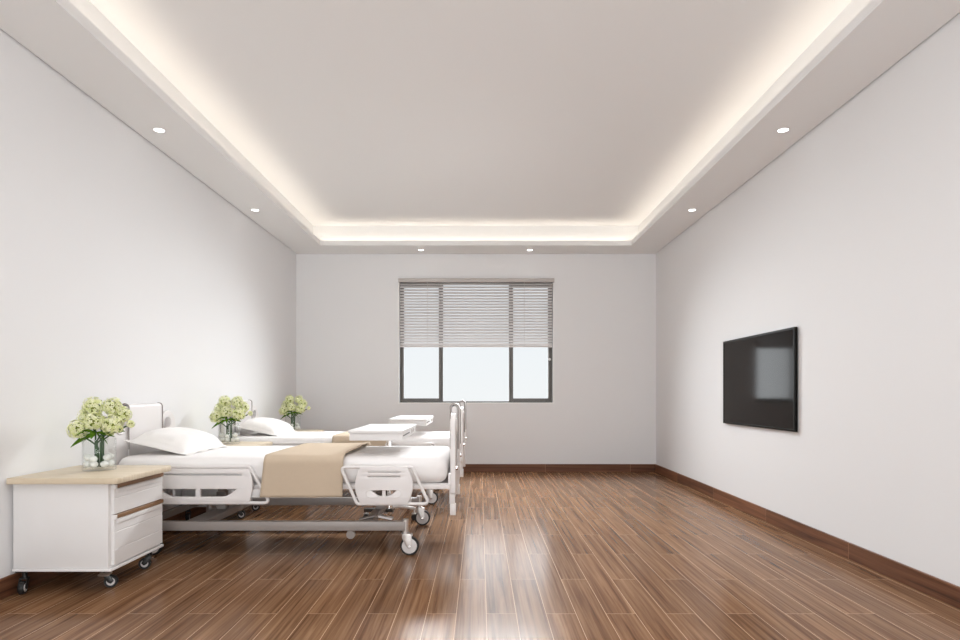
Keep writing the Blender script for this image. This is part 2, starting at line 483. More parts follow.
# venetian blind, half lowered
bl = empty('venetian_blind', ((WX0 + WX1) / 2, YB, WZ1), 'pale grey horizontal slat blind covering the upper half of the window', 'blind')
bw = (WX1 - WX0) / 2
b = MB(); b.box(-bw - 0.006, bw + 0.010, -0.045, -0.001, -0.046, 0.0, 0.003); b.build('headrail', M['blind_rail'], bl)
b = MB()
npitch, z0s = 0.0354, -0.064
for i in range(22):
    zc = z0s - i * npitch
    tb = bmesh.new(); bmesh.ops.create_cube(tb, size=1)
    for v in tb.verts: v.co = Vector((v.co.x * (2 * bw - 0.016), v.co.y * 0.040, v.co.z * 0.0012))
    b.merge(tb, Matrix.Translation((0, 0.030, zc)) @ Matrix.Rotation(R(47), 4, 'X'))
b.build('slats', M['blind'], bl, smooth=False, weld=False)
b = MB(); b.box(-bw + 0.008, bw - 0.008, 0.012, 0.048, z0s - 22 * npitch - 0.002, z0s - 22 * npitch + 0.018, 0.003); b.build('bottom_rail', M['blind'], bl)
for px in (427.3, 524.5):
    x = (px - 480) * YB / 640 - (WX0 + WX1) / 2
    b = MB()
    for yy in (0.010, 0.052):
        b.tube([(x, yy, -0.03), (x, yy, z0s - 22 * npitch)], 0.0013, 6)
    b.build('ladder_cord', M['cord'], bl)

# recessed downlights
spots = [(-2.10, 4.19, 'recessed downlight in the left ceiling border, nearer of the two there'),
         (-2.115, 6.02, 'recessed downlight in the left ceiling border, farther one near the corner'),
         (1.985, 4.19, 'recessed downlight in the right ceiling border, nearer of the two there'),
         (1.995, 6.02, 'recessed downlight in the right ceiling border, farther one near the corner'),
         (-0.71, 7.70, 'recessed downlight in the back ceiling border above the window, left one'),
         (0.60, 7.70, 'recessed downlight in the back ceiling border above the window, right one')]
dl0 = None
for x, y, lab in spots:
    if dl0 is None:
        dl0 = empty('recessed_downlight', (x, y, ZS), lab, 'ceiling light', 'recessed downlights in the ceiling border')
        b = MB(); b.lathe([(0.0325, -0.001), (0.0335, -0.003), (0.0365, -0.003), (0.0375, -0.001), (0.0375, 0.0), (0.0325, 0.0)], n=28); b.build('trim_ring', M['blind_rail'], dl0)
        b = MB(); b.lathe([(0.0, -0.0022), (0.032, -0.0022), (0.032, -0.0005), (0.0, -0.0005)], n=28); b.build('lens', M['lamp'], dl0)
    else:
        d = copy_tree(dl0); d.location = (x, y, ZS); d['label'] = lab

# ================================================================== TELEVISION
tv = empty('television', (XR, 5.03, 0.711), 'black flat screen television mounted on the right wall', 'television')
tw, th = 0.648, 0.361
b = MB()
t = plate([round_poly([(-tw, 0), (tw, 0), (tw, 2 * th), (-tw, 2 * th)], 0.006, 3),
           [(-tw + 0.020, 0.017), (tw - 0.020, 0.017), (tw - 0.020, 2 * th - 0.017), (-tw + 0.020, 2 * th - 0.017)]], 0.020, 0.002, lambda u, v, w: (-0.016 + w, u, v))
b.merge(t)
b.build('bezel', M['bezel'], tv)
b = MB(); b.box(-0.0235, -0.0075, -tw + 0.0195, tw - 0.0195, 0.0165, 2 * th - 0.0165); b.build('screen', M['screen'], tv, smooth=False)
b = MB(); b.box(-0.0072, -0.0003, -0.25, 0.25, 0.2, 0.5, 0.002, 1); b.build('wall_bracket', M['black'], tv)

# ================================================================== NIGHTSTAND
ns = empty('nightstand', (-2.03, 3.35, 0),
           'white nightstand on casters nearest the camera with pale wood top', 'nightstand', 'nightstands beside the beds')
bx0, bx1, by0, by1 = -0.232, 0.230, -0.25, 0.25
b = MB(); b.box(bx0, bx1, by0, by1, 0.1265, 0.5405, 0.003); b.build('body', M['lacquer'], ns)
b = MB(); b.box(bx0 - 0.002, bx1 + 0.016, by0 - 0.006, by1 + 0.012, 0.113, 0.1262, 0.003); b.build('base_plate', M['lacquer'], ns)
b = MB(); out = round_poly([(-0.236, -0.29), (0.295, -0.29), (0.295, 0.27), (-0.236, 0.27)], [0.004, 0.035, 0.035, 0.004], 6)
b.merge(plate([out], 0.029, 0.003, lambda u, v, w: (u, v, 0.5555 + w)))
b.build('worktop', M['top'], ns)
def drawer(z0, z1, grooves):
    d = MB()
    x0, x1 = bx1 + 0.0005, bx1 + 0.016
    ya2, yb2 = by0 + 0.022, by1 - 0.004
    zt = z1 - 0.021                       # below the wooden grip
    cuts = [z0] + grooves + [zt]
    for a, c in zip(cuts, cuts[1:]):
        d.box(x0, x1, ya2, yb2, a + 0.0012, c - 0.0012, 0.0015, 1)
    d.box(x0, x1 - 0.003, ya2 + 0.001, yb2 - 0.001, z0 + 0.002, zt - 0.002)
    # scooped lip below the grip
    d.box(x1 - 0.004, x1 + 0.004, ya2 + 0.018, yb2 - 0.012, zt - 0.026, zt - 0.002, 0.0035, 3)
    o = d.build('drawer', M['lacquer'], ns)
    g = MB(); g.box(x0, x1 + 0.006, ya2 + 0.014, yb2, zt + 0.001, z1 - 0.001, 0.001, 1); g.build('handle', M['handle'], o)['label'] = 'brown wooden grip strip'
    e = MB(); e.box(x0, x1 + 0.008, ya2, ya2 + 0.0135, zt - 0.002, z1 - 0.001, 0.001, 1); e.build('end_cap', M['lacquer'], o)
    return o
drawer(0.384, 0.531, [0.463])
b = MB(); b.box(bx1 + 0.0005, bx1 + 0.015, by0 + 0.022, by1 - 0.004, 0.5315, 0.5405, 0.001, 1); b.build('top_rail', M['lacquer'], ns)
drawer(0.136, 0.3825, [0.212, 0.298])
def ns_caster(x, y, ang, brake):
    c = MB()
    c.box(x - 0.028, x + 0.028, y - 0.028, y + 0.028, 0.106, 0.1128, 0.001, 1)
    c.cyl((x, y, 0.072), (x, y, 0.107), 0.012, n=14)
    ca, sa = math.cos(ang), math.sin(ang)
    mt = Matrix.Translation((x, y, 0)) @ Matrix.Rotation(ang, 4, 'Z')
    for s in (-1, 1):
        t = plate([round_poly([(-0.012, 0.068), (0.016, 0.076), (0.040, 0.036), (0.026, 0.022), (0.012, 0.030)], 0.006, 3)], 0.003, 0.0005, lambda u, v, w: (u, w + s * 0.0165, v))
        c.merge(t, mt)
    t = bmesh.new(); bmesh.ops.create_cube(t, size=1)
    for v in t.verts: v.co = Vector((v.co.x * 0.030 + 0.003, v.co.y * 0.036, v.co.z * 0.006 + 0.0725))
    c.merge(t, mt)
    co = c.build('caster', M['black'], ns)
    w = MB(); cxx = 0.024
    w.lathe([(0.013, -0.011), (0.029, -0.012), (0.0315, -0.008), (0.0315, 0.008), (0.029, 0.012), (0.013, 0.011)], (cxx, 0, 0.0318), 'y', 26)
    bmesh.ops.transform(w.bm, matrix=mt, verts=w.bm.verts[:])
    w.build('wheel', M['rubber'], co)
    hb = MB()
    for s in (-1, 1):
        hb.lathe([(0.0, s * 0.0145), (0.019, s * 0.0138), (0.020, s * 0.0118), (0.0, s * 0.0118)], (cxx, 0, 0.0318), 'y', 22)
    bmesh.ops.transform(hb.bm, matrix=mt, verts=hb.bm.verts[:])
    hb.build('hub', M['hub'], co)
    if brake:
        k = MB()
        k.merge(plate([round_poly([(-0.026, -0.014), (0.02, -0.02), (0.045, -0.016), (0.045, 0.016), (0.02, 0.02), (-0.026, 0.014)], 0.008, 4)], 0.005, 0.001, lambda u, v, w2: (u, v, w2)),
                Matrix.Translation((x, y, 0.0)) @ Matrix.Rotation(R(-15), 4, 'Z') @ Matrix.Translation((0.004, -0.018, 0.074)) @ Matrix.Rotation(R(-6), 4, 'Y') @ Matrix.Rotation(R(20), 4, 'X'))
        k.build('brake_lever', M['tan_metal'], co)['label'] = 'tan metal brake lever'
ns_caster(-0.200, -0.215, R(-75), False)
ns_caster(0.150, -0.135, R(18), True)
ns_caster(-0.200, 0.19, R(80), False)
ns_caster(0.190, 0.215, R(-165), False)
PITCH = 1.76
for k, lab in ((1, 'white nightstand on casters between the two hospital beds'), (2, 'white nightstand behind the far hospital bed, nearest the window wall')):
    c = copy_tree(ns); c.location.y += PITCH * k; c['label'] = lab

# ================================================================== HOSPITAL BED
BX, BY = -1.2, 4.30
bed = empty('hospital_bed', (BX, BY, 0), 'nearer white hospital bed with side rails and casters, beside the front nightstand', 'bed', 'hospital beds along the left wall')
# -- base frame
b = MB()
for s in (-1, 1):
    b.box(-0.92, 0.752, s * 0.435 - 0.021, s * 0.435 + 0.021, 0.150, 0.205, 0.004)
for x, hw in ((-0.86, 0.02), (-0.53, 0.058), (0.515, 0.027)):
    b.box(x - hw, x + hw, -0.413, 0.413, 0.160, 0.202, 0.003)
b.build('base_frame', M['steel'], bed, weld=False)
# -- casters
def bed_caster(x, y, rz):
    mt = Matrix.Translation((x, y, 0)) @ Matrix.Rotation(rz, 4, 'Z')
    p = MB()
    p.cyl((0, 0, 0.128), (0, 0, 0.217), 0.0185, n=20)
    p.lathe([(0.0, 0.128), (0.024, 0.128), (0.024, 0.138), (0.0185, 0.140)], n=20)
    p.box(-0.016, 0.040, -0.021, 0.021, 0.120, 0.129, 0.002, 1)
    for s in (-1, 1):
        t = plate([round_poly([(-0.018, 0.129), (0.040, 0.129), (0.039, 0.046), (0.014, 0.046), (-0.018, 0.104)], 0.006, 3)], 0.004, 0.001, lambda u, v, w: (u, w + s * 0.0215, v))
        p.merge(t)
    bmesh.ops.transform(p.bm, matrix=mt, verts=p.bm.verts[:])
    co = p.build('caster', M['grey_metal'], bed)
    wx_, wr_ = 0.025, 0.0565
    w = MB(); w.lathe([(0.045, -0.014), (0.052, -0.0145), (wr_, -0.010), (wr_, 0.010), (0.052, 0.0145), (0.045, 0.014)], (wx_, 0, wr_ + 0.0005), 'y', 36)
    w.add([], [])
    bmesh.ops.transform(w.bm, matrix=mt, verts=w.bm.verts[:]); w.build('tyre', M['rubber'], co)['label'] = 'black rubber tyre'
    h = MB()
    h.lathe([(0.0, -0.0165), (0.030, -0.0165), (0.0452, -0.0145), (0.0452, 0.0145), (0.030, 0.0165), (0.0, 0.0165)], (wx_, 0, wr_ + 0.0005), 'y', 36)
    bmesh.ops.transform(h.bm, matrix=mt, verts=h.bm.verts[:]); h.build('wheel_disc', M['hub'], co)
    a = MB(); a.cyl((wx_, -0.026, wr_), (wx_, 0.026, wr_), 0.006, n=12)
    bmesh.ops.transform(a.bm, matrix=mt, verts=a.bm.verts[:]); a.build('axle', M['chrome'], co)
for sx, rz in ((0.75, 0), (-0.80, 0)):
    for sy in (-1, 1):
        bed_caster(sx, sy * 0.435, rz)
# -- small roller under the near beam
b = MB(); b.lathe([(0.0, -0.012), (0.024, -0.012), (0.026, -0.009), (0.026, 0.009), (0.024, 0.012), (0.0, 0.012)], (0.42, -0.435, 0.124), 'y', 24)
b.box(0.398, 0.428, -0.430, -0.420, 0.128, 0.152, 0.002, 1)
b.build('brake_roller', M['steel'], bed)
# -- lift struts (scissor bars)
def bar(x0, z0, x1, z1, y, w, t, name='lift_strut', mat='steel'):
    L = math.hypot(x1 - x0, z1 - z0)
    q = MB()
    q.box(-L / 2, L / 2, -t / 2, t / 2, -w / 2, w / 2, 0.004, 2, Matrix.Translation(((x0 + x1) / 2, y, (z0 + z1) / 2)) @ Matrix.Rotation(-math.atan2(z1 - z0, x1 - x0), 4, 'Y'))
    return q.build(name, M[mat], bed)
for x in (-0.53, 0.535):
    b = MB(); b.box(x - 0.03, x + 0.03, -0.03, 0.03, 0.2025, 0.32, 0.004); b.box(x - 0.022, x + 0.022, -0.022, 0.022, 0.32, 0.4205, 0.003)
    b.build('lift_column', M['steel'], bed, weld=False)
# foot pedals
b = MB()
b.box(-0.045, 0.045, -0.03, 0.03, -0.006, 0.006, 0.004, 2, Matrix.Translation((0.62, -0.36, 0.214)) @ Matrix.Rotation(R(12), 4, 'Y'))
b.build('pedal', M['plastic'], bed)
b = MB(); b.box(-0.05, 0.05, -0.03, 0.03, -0.004, 0.004, 0.003, 2, Matrix.Translation((0.505, -0.35, 0.212)) @ Matrix.Rotation(R(-14), 4, 'Y'))
b.build('pedal', M['steel'], bed)
b = MB(); b.cyl((-0.49, 0, 0.36), (0.05, 0, 0.37), 0.025, n=18); b.cyl((0.05, 0, 0.37), (0.50, 0, 0.375), 0.014, n=14); b.build('lift_actuator', M['dark_steel'], bed)
# -- mattress deck
b = MB()
for s in (-1, 1):
    b.box(-1.005, 1.018, s * 0.425 - 0.016, s * 0.425 + 0.016, 0.397, 0.427, 0.004)
for x in (-0.98, -0.45, 0.1, 0.55, 0.99):
    b.box(x - 0.02, x + 0.02, -0.409, 0.409, 0.399, 0.421, 0.002)
b.box(-1.0, 1.01, -0.41, 0.41, 0.4215, 0.430, 0.001, 1)
b.build('mattress_deck', M['plastic'], bed, weld=False)
# -- mattress
t = rounded_box_bm(1.002, 0.450, 0.078, 0.058, 90, 44, 12)
for v in t.verts:
    p = v.co
    e = max(0, 1 - abs(p.y) / 0.45)
    if p.z > 0:
        p.z += 0.004 * min(1, 4 * e)
        # soft creases towards the foot end
        w = max(0, (p.x - 0.62) / 0.36)
        p.z += 0.008 * w * math.sin(9 * p.y + 3.1 * p.x) * noise.noise((p.x * 4, p.y * 5, 1.3))
    p.y += 0.004 * noise.noise((p.x * 3, p.z * 14, 5.1)) * (1 if abs(p.y) > 0.3 else 0)
    p.z += 0.0025 * noise.noise((p.x * 5, p.y * 7, 9.1))
b = MB(); b.merge(t, Matrix.Translation((0.0, 0, 0.5095)))
b.build('mattress', M['sheet'], bed, angle=70)
# -- end boards
def end_board(name, xc, sgn, yc=0.0):
    """sgn: direction the outer face looks to"""
    lob_c, lob_r, lz = 0.318, 0.112, 0.742
    loop = [(-0.40, 0.345), (0.40, 0.345), (0.43, 0.375)] + arc(lob_c, lz, lob_r, 0, 175, 14)
    loop += [(0.2, lz + 0.06), (-0.2, lz + 0.06)] + arc(-lob_c, lz, lob_r, 5, 180, 14) + [(-0.43, 0.375)]
    hole = lambda s: arc(s * 0.297, 0.768, 0.048, 0, 360, 22, 0.040)[:-1]
    b = MB()
    b.merge(plate([loop, hole(1), hole(-1)], 0.032, 0.006, lambda u, v, w: (xc + w, u + yc, v)))
    o = b.build(name, M['plastic'], bed)
    kids = []
    # raised centre: hood with a rounded top wrapped round a core
    def inv_u(w, top, bot, n=10):
        return [(-w, bot)] + [(w * math.cos(R(180 - 180 * i / n)), top - w + w * math.sin(R(180 - 180 * i / n))) for i in range(n + 1)] + [(w, bot)]
    hy, top, bot = 0.213, 0.908, 0.50
    outp, inp = inv_u(0.0235, top, bot), inv_u(0.0185, top - 0.005, bot)
    h = MB()
    prof = outp + list(reversed(inp))
    n = len(prof)
    v0 = [(xc + u, -hy, z) for u, z in prof]; v1 = [(xc + u, hy, z) for u, z in prof]
    m = len(outp)
    fs = [(i, (i + 1) % n, n + (i + 1) % n, n + i) for i in range(n)]
    fs += [(i, i + 1, n - 2 - i, n - 1 - i) for i in range(m - 1)]
    fs += [(n + i, n + i + 1, n + n - 2 - i, n + n - 1 - i) for i in range(m - 1)]
    h.add(v0 + v1, fs)
    kids.append(h.build('hood', M['plastic'], o, angle=40))
    for s in (-1, 1):
        g = MB(); g.tube([(xc + u * 1.06, s * hy, z + 0.001) for u, z in inv_u(0.0235, top, 0.62)], 0.0042, 8)
        kids.append(g.build('edge_trim', M['steel'], o))
    c = MB()
    cp = inv_u(0.016, top - 0.012, bot + 0.004)
    k = len(cp)
    v0 = [(xc + u, -hy + 0.012, z) for u, z in cp]; v1 = [(xc + u, hy - 0.012, z) for u, z in cp]
    c.add(v0 + v1, [(i, (i + 1) % k, k + (i + 1) % k, k + i) for i in range(k)] + [tuple(range(k)), tuple(range(k, 2 * k))])
    kids.append(c.build('core_panel', M['plastic'], o, angle=40))
    # oval grip rings
    for s in (-1, 1):
        g = MB()
        for sx in (-1, 1):
            g.tube([(xc + sx * 0.0165, s * 0.297 + 0.053 * math.cos(a), 0.768 + 0.045 * math.sin(a)) for a in [2 * PI * i / 28 for i in range(28)]], 0.006, 8, closed=True)
        kids.append(g.build('grip_ring', M['plastic'], o))
    # corner bumpers and screw caps
    for s in (-1, 1):
        g = MB()
        g.lathe([(0.0, 0.016), (0.010, 0.016), (0.012, 0.011), (0.012, 0.0)] if sgn > 0 else [(0.0, -0.016), (0.010, -0.016), (0.012, -0.011), (0.012, 0.0)], (xc + sgn * 0.012, s * 0.40, 0.52), 'x', 16)
        kids.append(g.build('screw_cap', M['chrome'], o))
    # telescoping legs
    for s in (-1, 1):
        g = MB()
        g.box(xc - 0.030, xc + 0.012, s * 0.40 - 0.022, s * 0.40 + 0.022, 0.392, 0.490, 0.004)
        g.box(xc - 0.022, xc + 0.012, s * 0.40 - 0.018, s * 0.40 + 0.018, 0.305, 0.393, 0.003)
        g.box(xc - 0.019, xc + 0.017, s * 0.40 - 0.016, s * 0.40 + 0.016, 0.236, 0.306, 0.003)
        kids.append(g.build('leg_post', M['plastic'], o, weld=False))
    for kd in kids: kd.location.y = yc
    return o
end_board('headboard', -1.050, 1, -0.03)
end_board('footboard', 1.036, 1)

# -- side rails: sloping tube frame with a plastic panel
def side_rail(corners, y, panel, holes, stays, rim=None):
    q = round_poly(corners, 0.022, 5)
    b = MB(); b.tube([(u, y, v) for u, v in q], 0.0098, 10, closed=True)
    sd = 1 if y < 0 else -1
    for sx in stays:
        zb = min(v for u, v in corners)
        b.tube([(sx, y, zb), (sx, y + sd * 0.02, zb - 0.006), (sx, y + sd * 0.055, zb + 0.01), (sx, y + sd * 0.06, 0.41)], 0.008, 8)
    o = b.build('side_rail', M['plastic'], bed)
    p = MB(); p.merge(plate([panel] + holes, 0.0235, 0.004, lambda u, v, w: (u, y + w, v)))
    p.build('rail_panel', M['plastic'], o)
    if rim:
        g = MB()
        for s in (-1, 1):
            g.tube([(u, y + s * 0.0118, v) for u, v in rim], 0.0028, 6, closed=True)
        g.build('grip_rim', M['plastic'], o)
    return o
def slot(x0, x1, z, hgt):
    r = hgt / 2
    return arc(x1 - r, z, r, -90, 90, 4) + arc(x0 + r, z, r, 90, 270, 4)
# foot rail
FC = [(0.374, 0.538), (0.797, 0.538), (0.898, 0.321), (0.471, 0.321)]
cx = 0.632
fp = [(cx - 0.128, 0.538), (cx + 0.128, 0.538)] + [(cx + 0.173 * math.sin(R(48 + 90 * i / 10)) ** 0.9 , 0.430 + 0.15 * math.cos(R(48 + 90 * i / 10))) for i in range(0)]
def bulge(cx, half_mid, half_end, z0, z1, n=12):
    r = [(cx + half_end + (half_mid - half_end) * math.cos(PI / 2 * (2 * i / n - 1)), z0 + (z1 - z0) * i / n) for i in range(n + 1)]
    l = [(2 * cx - u, v) for u, v in reversed(r)]
    return r + l
FP = bulge(cx, 0.172, 0.138, 0.318, 0.541)
lens_r = [(cx + 0.010, 0.402)] + [(cx + 0.072, 0.402)] + [(cx + 0.072 - 0.052 * (i / 6), 0.402 - 0.034 * math.sin(PI / 2 * i / 6)) for i in range(1, 7)] + [(cx + 0.010, 0.368)]
lens_l = [(2 * cx - u, v) for u, v in reversed(lens_r)]
FH = [slot(0.537, 0.727, 0.511, 0.008), slot(0.537, 0.727, 0.484, 0.008), lens_r, lens_l]
rim = slot(cx - 0.105, cx + 0.105, 0.384, 0.046)
# head rail
HC = [(-0.916, 0.536), (-0.178, 0.536), (-0.056, 0.321), (-0.800, 0.321)]
hx = -0.484
HP = bulge(hx, 0.326, 0.308, 0.326, 0.526)
op_r = [(hx + 0.014, 0.405), (hx + 0.232, 0.405)] + [(hx + 0.232 - 0.09 * (i / 8), 0.405 - 0.046 * math.sin(PI / 2 * i / 8)) for i in range(1, 9)] + [(hx + 0.014, 0.359)]
op_l = [(2 * hx - u, v) for u, v in reversed(op_r)]
HH = [slot(hx - 0.262, hx + 0.262, 0.491, 0.009), op_r, op_l]
for s in (-1, 1):
    side_rail(FC, s * 0.508, FP, FH, (0.55, 0.78), rim)
    side_rail(HC, s * 0.472, HP, HH, (-0.66, -0.30))

bed2 = copy_tree(bed); bed2.location.y += PITCH
bed2['label'] = 'farther white hospital bed, behind the first bed and nearer the window wall'

# ================================================================== PILLOWS
def pillow_mesh():
    b = MB()
    nx, ny = 40, 56
    hx_, hy_ = 0.195, 0.335
    fl = 0.028
    def shape(u, v, side):
        au, av = abs(u), abs(v)
        # body inside, flange outside
        bu, bv = min(1, au / 0.88), min(1, av / 0.92)
        k = (1 - bu ** 3.2) ** 0.5 * (1 - bv ** 3.4) ** 0.5 if bu < 1 and bv < 1 else 0
        x, y = u * hx_, v * hy_
        x *= 1 - 0.05 * (1 - av) ** 1.0 * (au ** 3) * 0.8
        y *= 1 - 0.04 * (1 - au) * (av ** 3)
        amp = 0.094 if side > 0 else 0.022
        z = side * (amp * k + 0.0025)
        z += 0.005 * noise.noise((x * 11, y * 11, 3.7)) * (0.25 + k)
        z += 0.006 * k * math.sin(18 * u + 5 * v) * max(0, av - 0.5)
        z += 0.004 * math.sin(11 * v) * max(0, au - 0.85) / 0.15
        return (x, y, z)
    grids = []
    for side in (1, -1):
        g = [[b.bm.verts.new(shape(-1 + 2 * i / nx, -1 + 2 * j / ny, side)) for j in range(ny + 1)] for i in range(nx + 1)]
        grids.append(g)
        for i in range(nx):
            for j in range(ny):
                b.bm.faces.new((g[i][j], g[i + 1][j], g[i + 1][j + 1], g[i][j + 1]))
    A, B = grids
    rim_ = [(i, 0) for i in range(nx)] + [(nx, j) for j in range(ny)] + [(i, ny) for i in range(nx, 0, -1)] + [(0, j) for j in range(ny, 0, -1)]
    for (i, j), (k, l) in zip(rim_, rim_[1:] + rim_[:1]):
        b.bm.faces.new((A[i][j], A[k][l], B[k][l], B[i][j]))
    return b
TILT = R(13)
def pillow(y, lab):
    e = empty('pillow', (-2.005, y, 0.591), lab, 'pillow', 'pillows on the hospital beds')
    return e
pl = pillow(4.285, 'white pillow propped at the head of the nearer hospital bed')
po = pillow_mesh().build('pillowcase', M['pillow'], pl, angle=80)
po.location = (0, 0, 0.048); po.rotation_euler = (0, TILT, 0)
# piping along the seam between body and flange
b = MB()
seam = []
for i in range(80):
    a = 2 * PI * i / 80
    c, s = math.cos(a), math.sin(a)
    pw = 0.22
    seam.append((0.195 * 0.885 * math.copysign(abs(c) ** pw, c), 0.335 * 0.925 * math.copysign(abs(s) ** pw, s), 0.0035 + 0.004 * 0))
b.tube(seam, 0.0028, 6, closed=True)
pp = b.build('piping', M['pillow'], pl); pp.location = po.location; pp.rotation_euler = po.rotation_euler
p2 = copy_tree(pl); p2.location.y += PITCH; p2['label'] = 'white pillow propped at the head of the farther hospital bed'

# ================================================================== BLANKETS
def blanket_mesh():
    b = MB()
    # profile across the bed: (y, z) from the near hem over the top to the far hem
    top, hem, yd = 0.604, 0.357, 0.491
    r = 0.045
    prof = []
    for i in range(12): prof.append((-yd, hem + (top - r - hem) * i / 12))
    for i in range(9):
        a = R(180 - 90 * i / 8); prof.append((-yd + r + r * math.cos(a), top - r + r * math.sin(a)))
    for i in range(1, 30): prof.append((-yd + r + (2 * yd - 2 * r) * i / 30, top))
    for i in range(9):
        a = R(90 - 90 * i / 8); prof.append((yd - r + r * math.cos(a), top - r + r * math.sin(a)))
    for i in range(1, 13): prof.append((yd, top - r - (top - r - hem) * i / 12))
    nx = 26
    x0, x1 = -0.087, 0.386
    rows = []
    for j, (y, z) in enumerate(prof):
        row = []
        for i in range(nx + 1):
            u = i / nx
            drop = max(0.0, (top - 0.03 - z) / (top - hem))
            x = x0 + (x1 - x0) * u
            x += (-0.024 * (1 - u) - 0.007 * u) * min(1, drop * 1.1) 
            yy, zz = y, z
            onTop = abs(y) < yd - r
            if onTop:
                zz += 0.004 * noise.noise((x * 6, y * 4, 2.2)) + 0.010 * max(0, (u - 0.86) / 0.14)
            else:
                zz += 0.003 * noise.noise((x * 9, 0.3, 7.7)) * drop
                yy += (1 if y < 0 else -1) * 0.0025 * drop * (1 + math.sin(20 * x + 1.0))* (1 if y < 0 else 1)
            row.append(b.bm.verts.new((x, yy, zz)))
        rows.append(row)
    for a, c in zip(rows, rows[1:]):
        for i in range(nx):
            b.bm.faces.new((a[i], a[i + 1], c[i + 1], c[i]))
    return b
bk = blanket_mesh().build('folded_blanket', M['blanket'], angle=80)
sm = bk.modifiers.new('thickness', 'SOLIDIFY'); sm.thickness = 0.007; sm.offset = 0
bk.location = (BX, BY, 0)
tag(bk, 'tan blanket runner draped across the nearer hospital bed', 'blanket', 'tan blankets on the hospital beds')
bk2 = bk.copy(); COL.objects.link(bk2); bk2.location.y += PITCH
bk2['label'] = 'tan blanket runner across the farther hospital bed, partly hidden by the nearer table tray'

# ================================================================== OVERBED TABLES
ot = empty('overbed_table', (-0.69, 4.88, 0), 'white overbed table with chrome post reaching over the nearer hospital bed', 'table', 'overbed tables')
tx0, tx1, ty0, ty1 = -0.118, 0.213, -0.94, -0.14
b = MB(); b.merge(plate([round_poly([(tx0 - 0.006, ty0 - 0.006), (tx1 + 0.006, ty0 - 0.006), (tx1 + 0.006, ty1 + 0.006), (tx0 - 0.006, ty1 + 0.006)], 0.012, 3)], 0.017, 0.003, lambda u, v, w: (u, v, 0.739 + w)))
b.build('tray_top', M['lacquer'], ot)
b = MB(); b.box(tx0 + 0.002, tx1 - 0.002, ty0 + 0.004, ty1 - 0.002, 0.684, 0.7300, 0.004)
tb = b.build('tray_box', M['lacquer'], ot)
b = MB(); b.box(tx1 - 0.0025, tx1 + 0.0005, ty0 + 0.05, ty0 + 0.40, 0.708, 0.715); b.build('slot', M['black'], tb)
b = MB()
for yy in (-0.42, -0.30):
    b.box(tx1 - 0.002, tx1 + 0.006, yy - 0.01, yy + 0.01, 0.695, 0.727, 0.002, 1)
b.build('catch', M['grey_metal'], tb, weld=False)
b = MB(); b.box(-0.022, 0.022, -0.30, 0.022, 0.662, 0.6835, 0.003); b.build('support_arm', M['steel'], ot)
b = MB(); b.cyl((0, 0, 0.09), (0, 0, 0.664), 0.019, n=22); b.lathe([(0.019, 0.32), (0.026, 0.32), (0.026, 0.10), (0.019, 0.10)], n=22); b.build('column', M['chrome'], ot)
b = MB()
b.box(-0.20, 0.02, 0.02, 0.065, 0.066, 0.092, 0.004)
b.box(-0.025, 0.025, -0.03, 0.05, 0.072, 0.10, 0.004)
b.build('base_bar', M['dark_steel'], ot, weld=False)
b = MB(); b.tube([(-0.035, 0.045, 0.050), (-0.02, 0.045, 0.066), (0.012, 0.045, 0.096), (0.03, 0.045, 0.104), (0.06, 0.045, 0.106), (0.12, 0.045, 0.101), (0.20, 0.045, 0.088)], 0.012, 12); b.build('base_arch', M['plastic'], ot)
def table_caster(x, y):
    c = MB(); c.cyl((x, y, 0.045), (x, y, 0.092), 0.008, n=12); c.box(x - 0.02, x + 0.02, y - 0.012, y + 0.012, 0.046, 0.056, 0.003)
    co = c.build('caster', M['grey_metal'], ot)
    w = MB()
    for s in (-1, 1):
        w.lathe([(0.0, s * 0.006), (0.023, s * 0.006), (0.0245, s * 0.010), (0.022, s * 0.02), (0.0, s * 0.021)], (x, y, 0.0248), 'y', 22)
    w.build('wheel', M['rubber'], co)
for x in (-0.185, 0.185):
    table_caster(x, 0.042)
ot2 = copy_tree(ot); ot2.location.y += PITCH
ot2['label'] = 'white overbed table reaching over the farther hospital bed, below the window'

# ================================================================== VASES, PEBBLES, FLOWERS
VX, VY, VZ = -2.022, 3.40, 0.5705
VR, VH = 0.080, 0.166
b = MB()
b.lathe([(0.0, 0.0), (VR - 0.003, 0.0), (VR, 0.003), (VR, VH - 0.002), (VR - 0.0015, VH), (VR - 0.004, VH - 0.002), (VR - 0.004, 0.014), (0.0, 0.012)], n=48)
vase = b.build('glass_vase', M['vase'], None, angle=50)
vase.location = (VX, VY, VZ)
VG = 'glass vases on the nightstands'
tag(vase, 'clear glass cylinder vase of flowers on the front nightstand', 'vase', VG)
where = ['front nightstand', 'nightstand between the beds', 'far nightstand']
for k in (1, 2):
    v = vase.copy(); COL.objects.link(v); v.location.y += PITCH * k; v['label'] = 'clear glass cylinder vase of flowers on the ' + where[k]
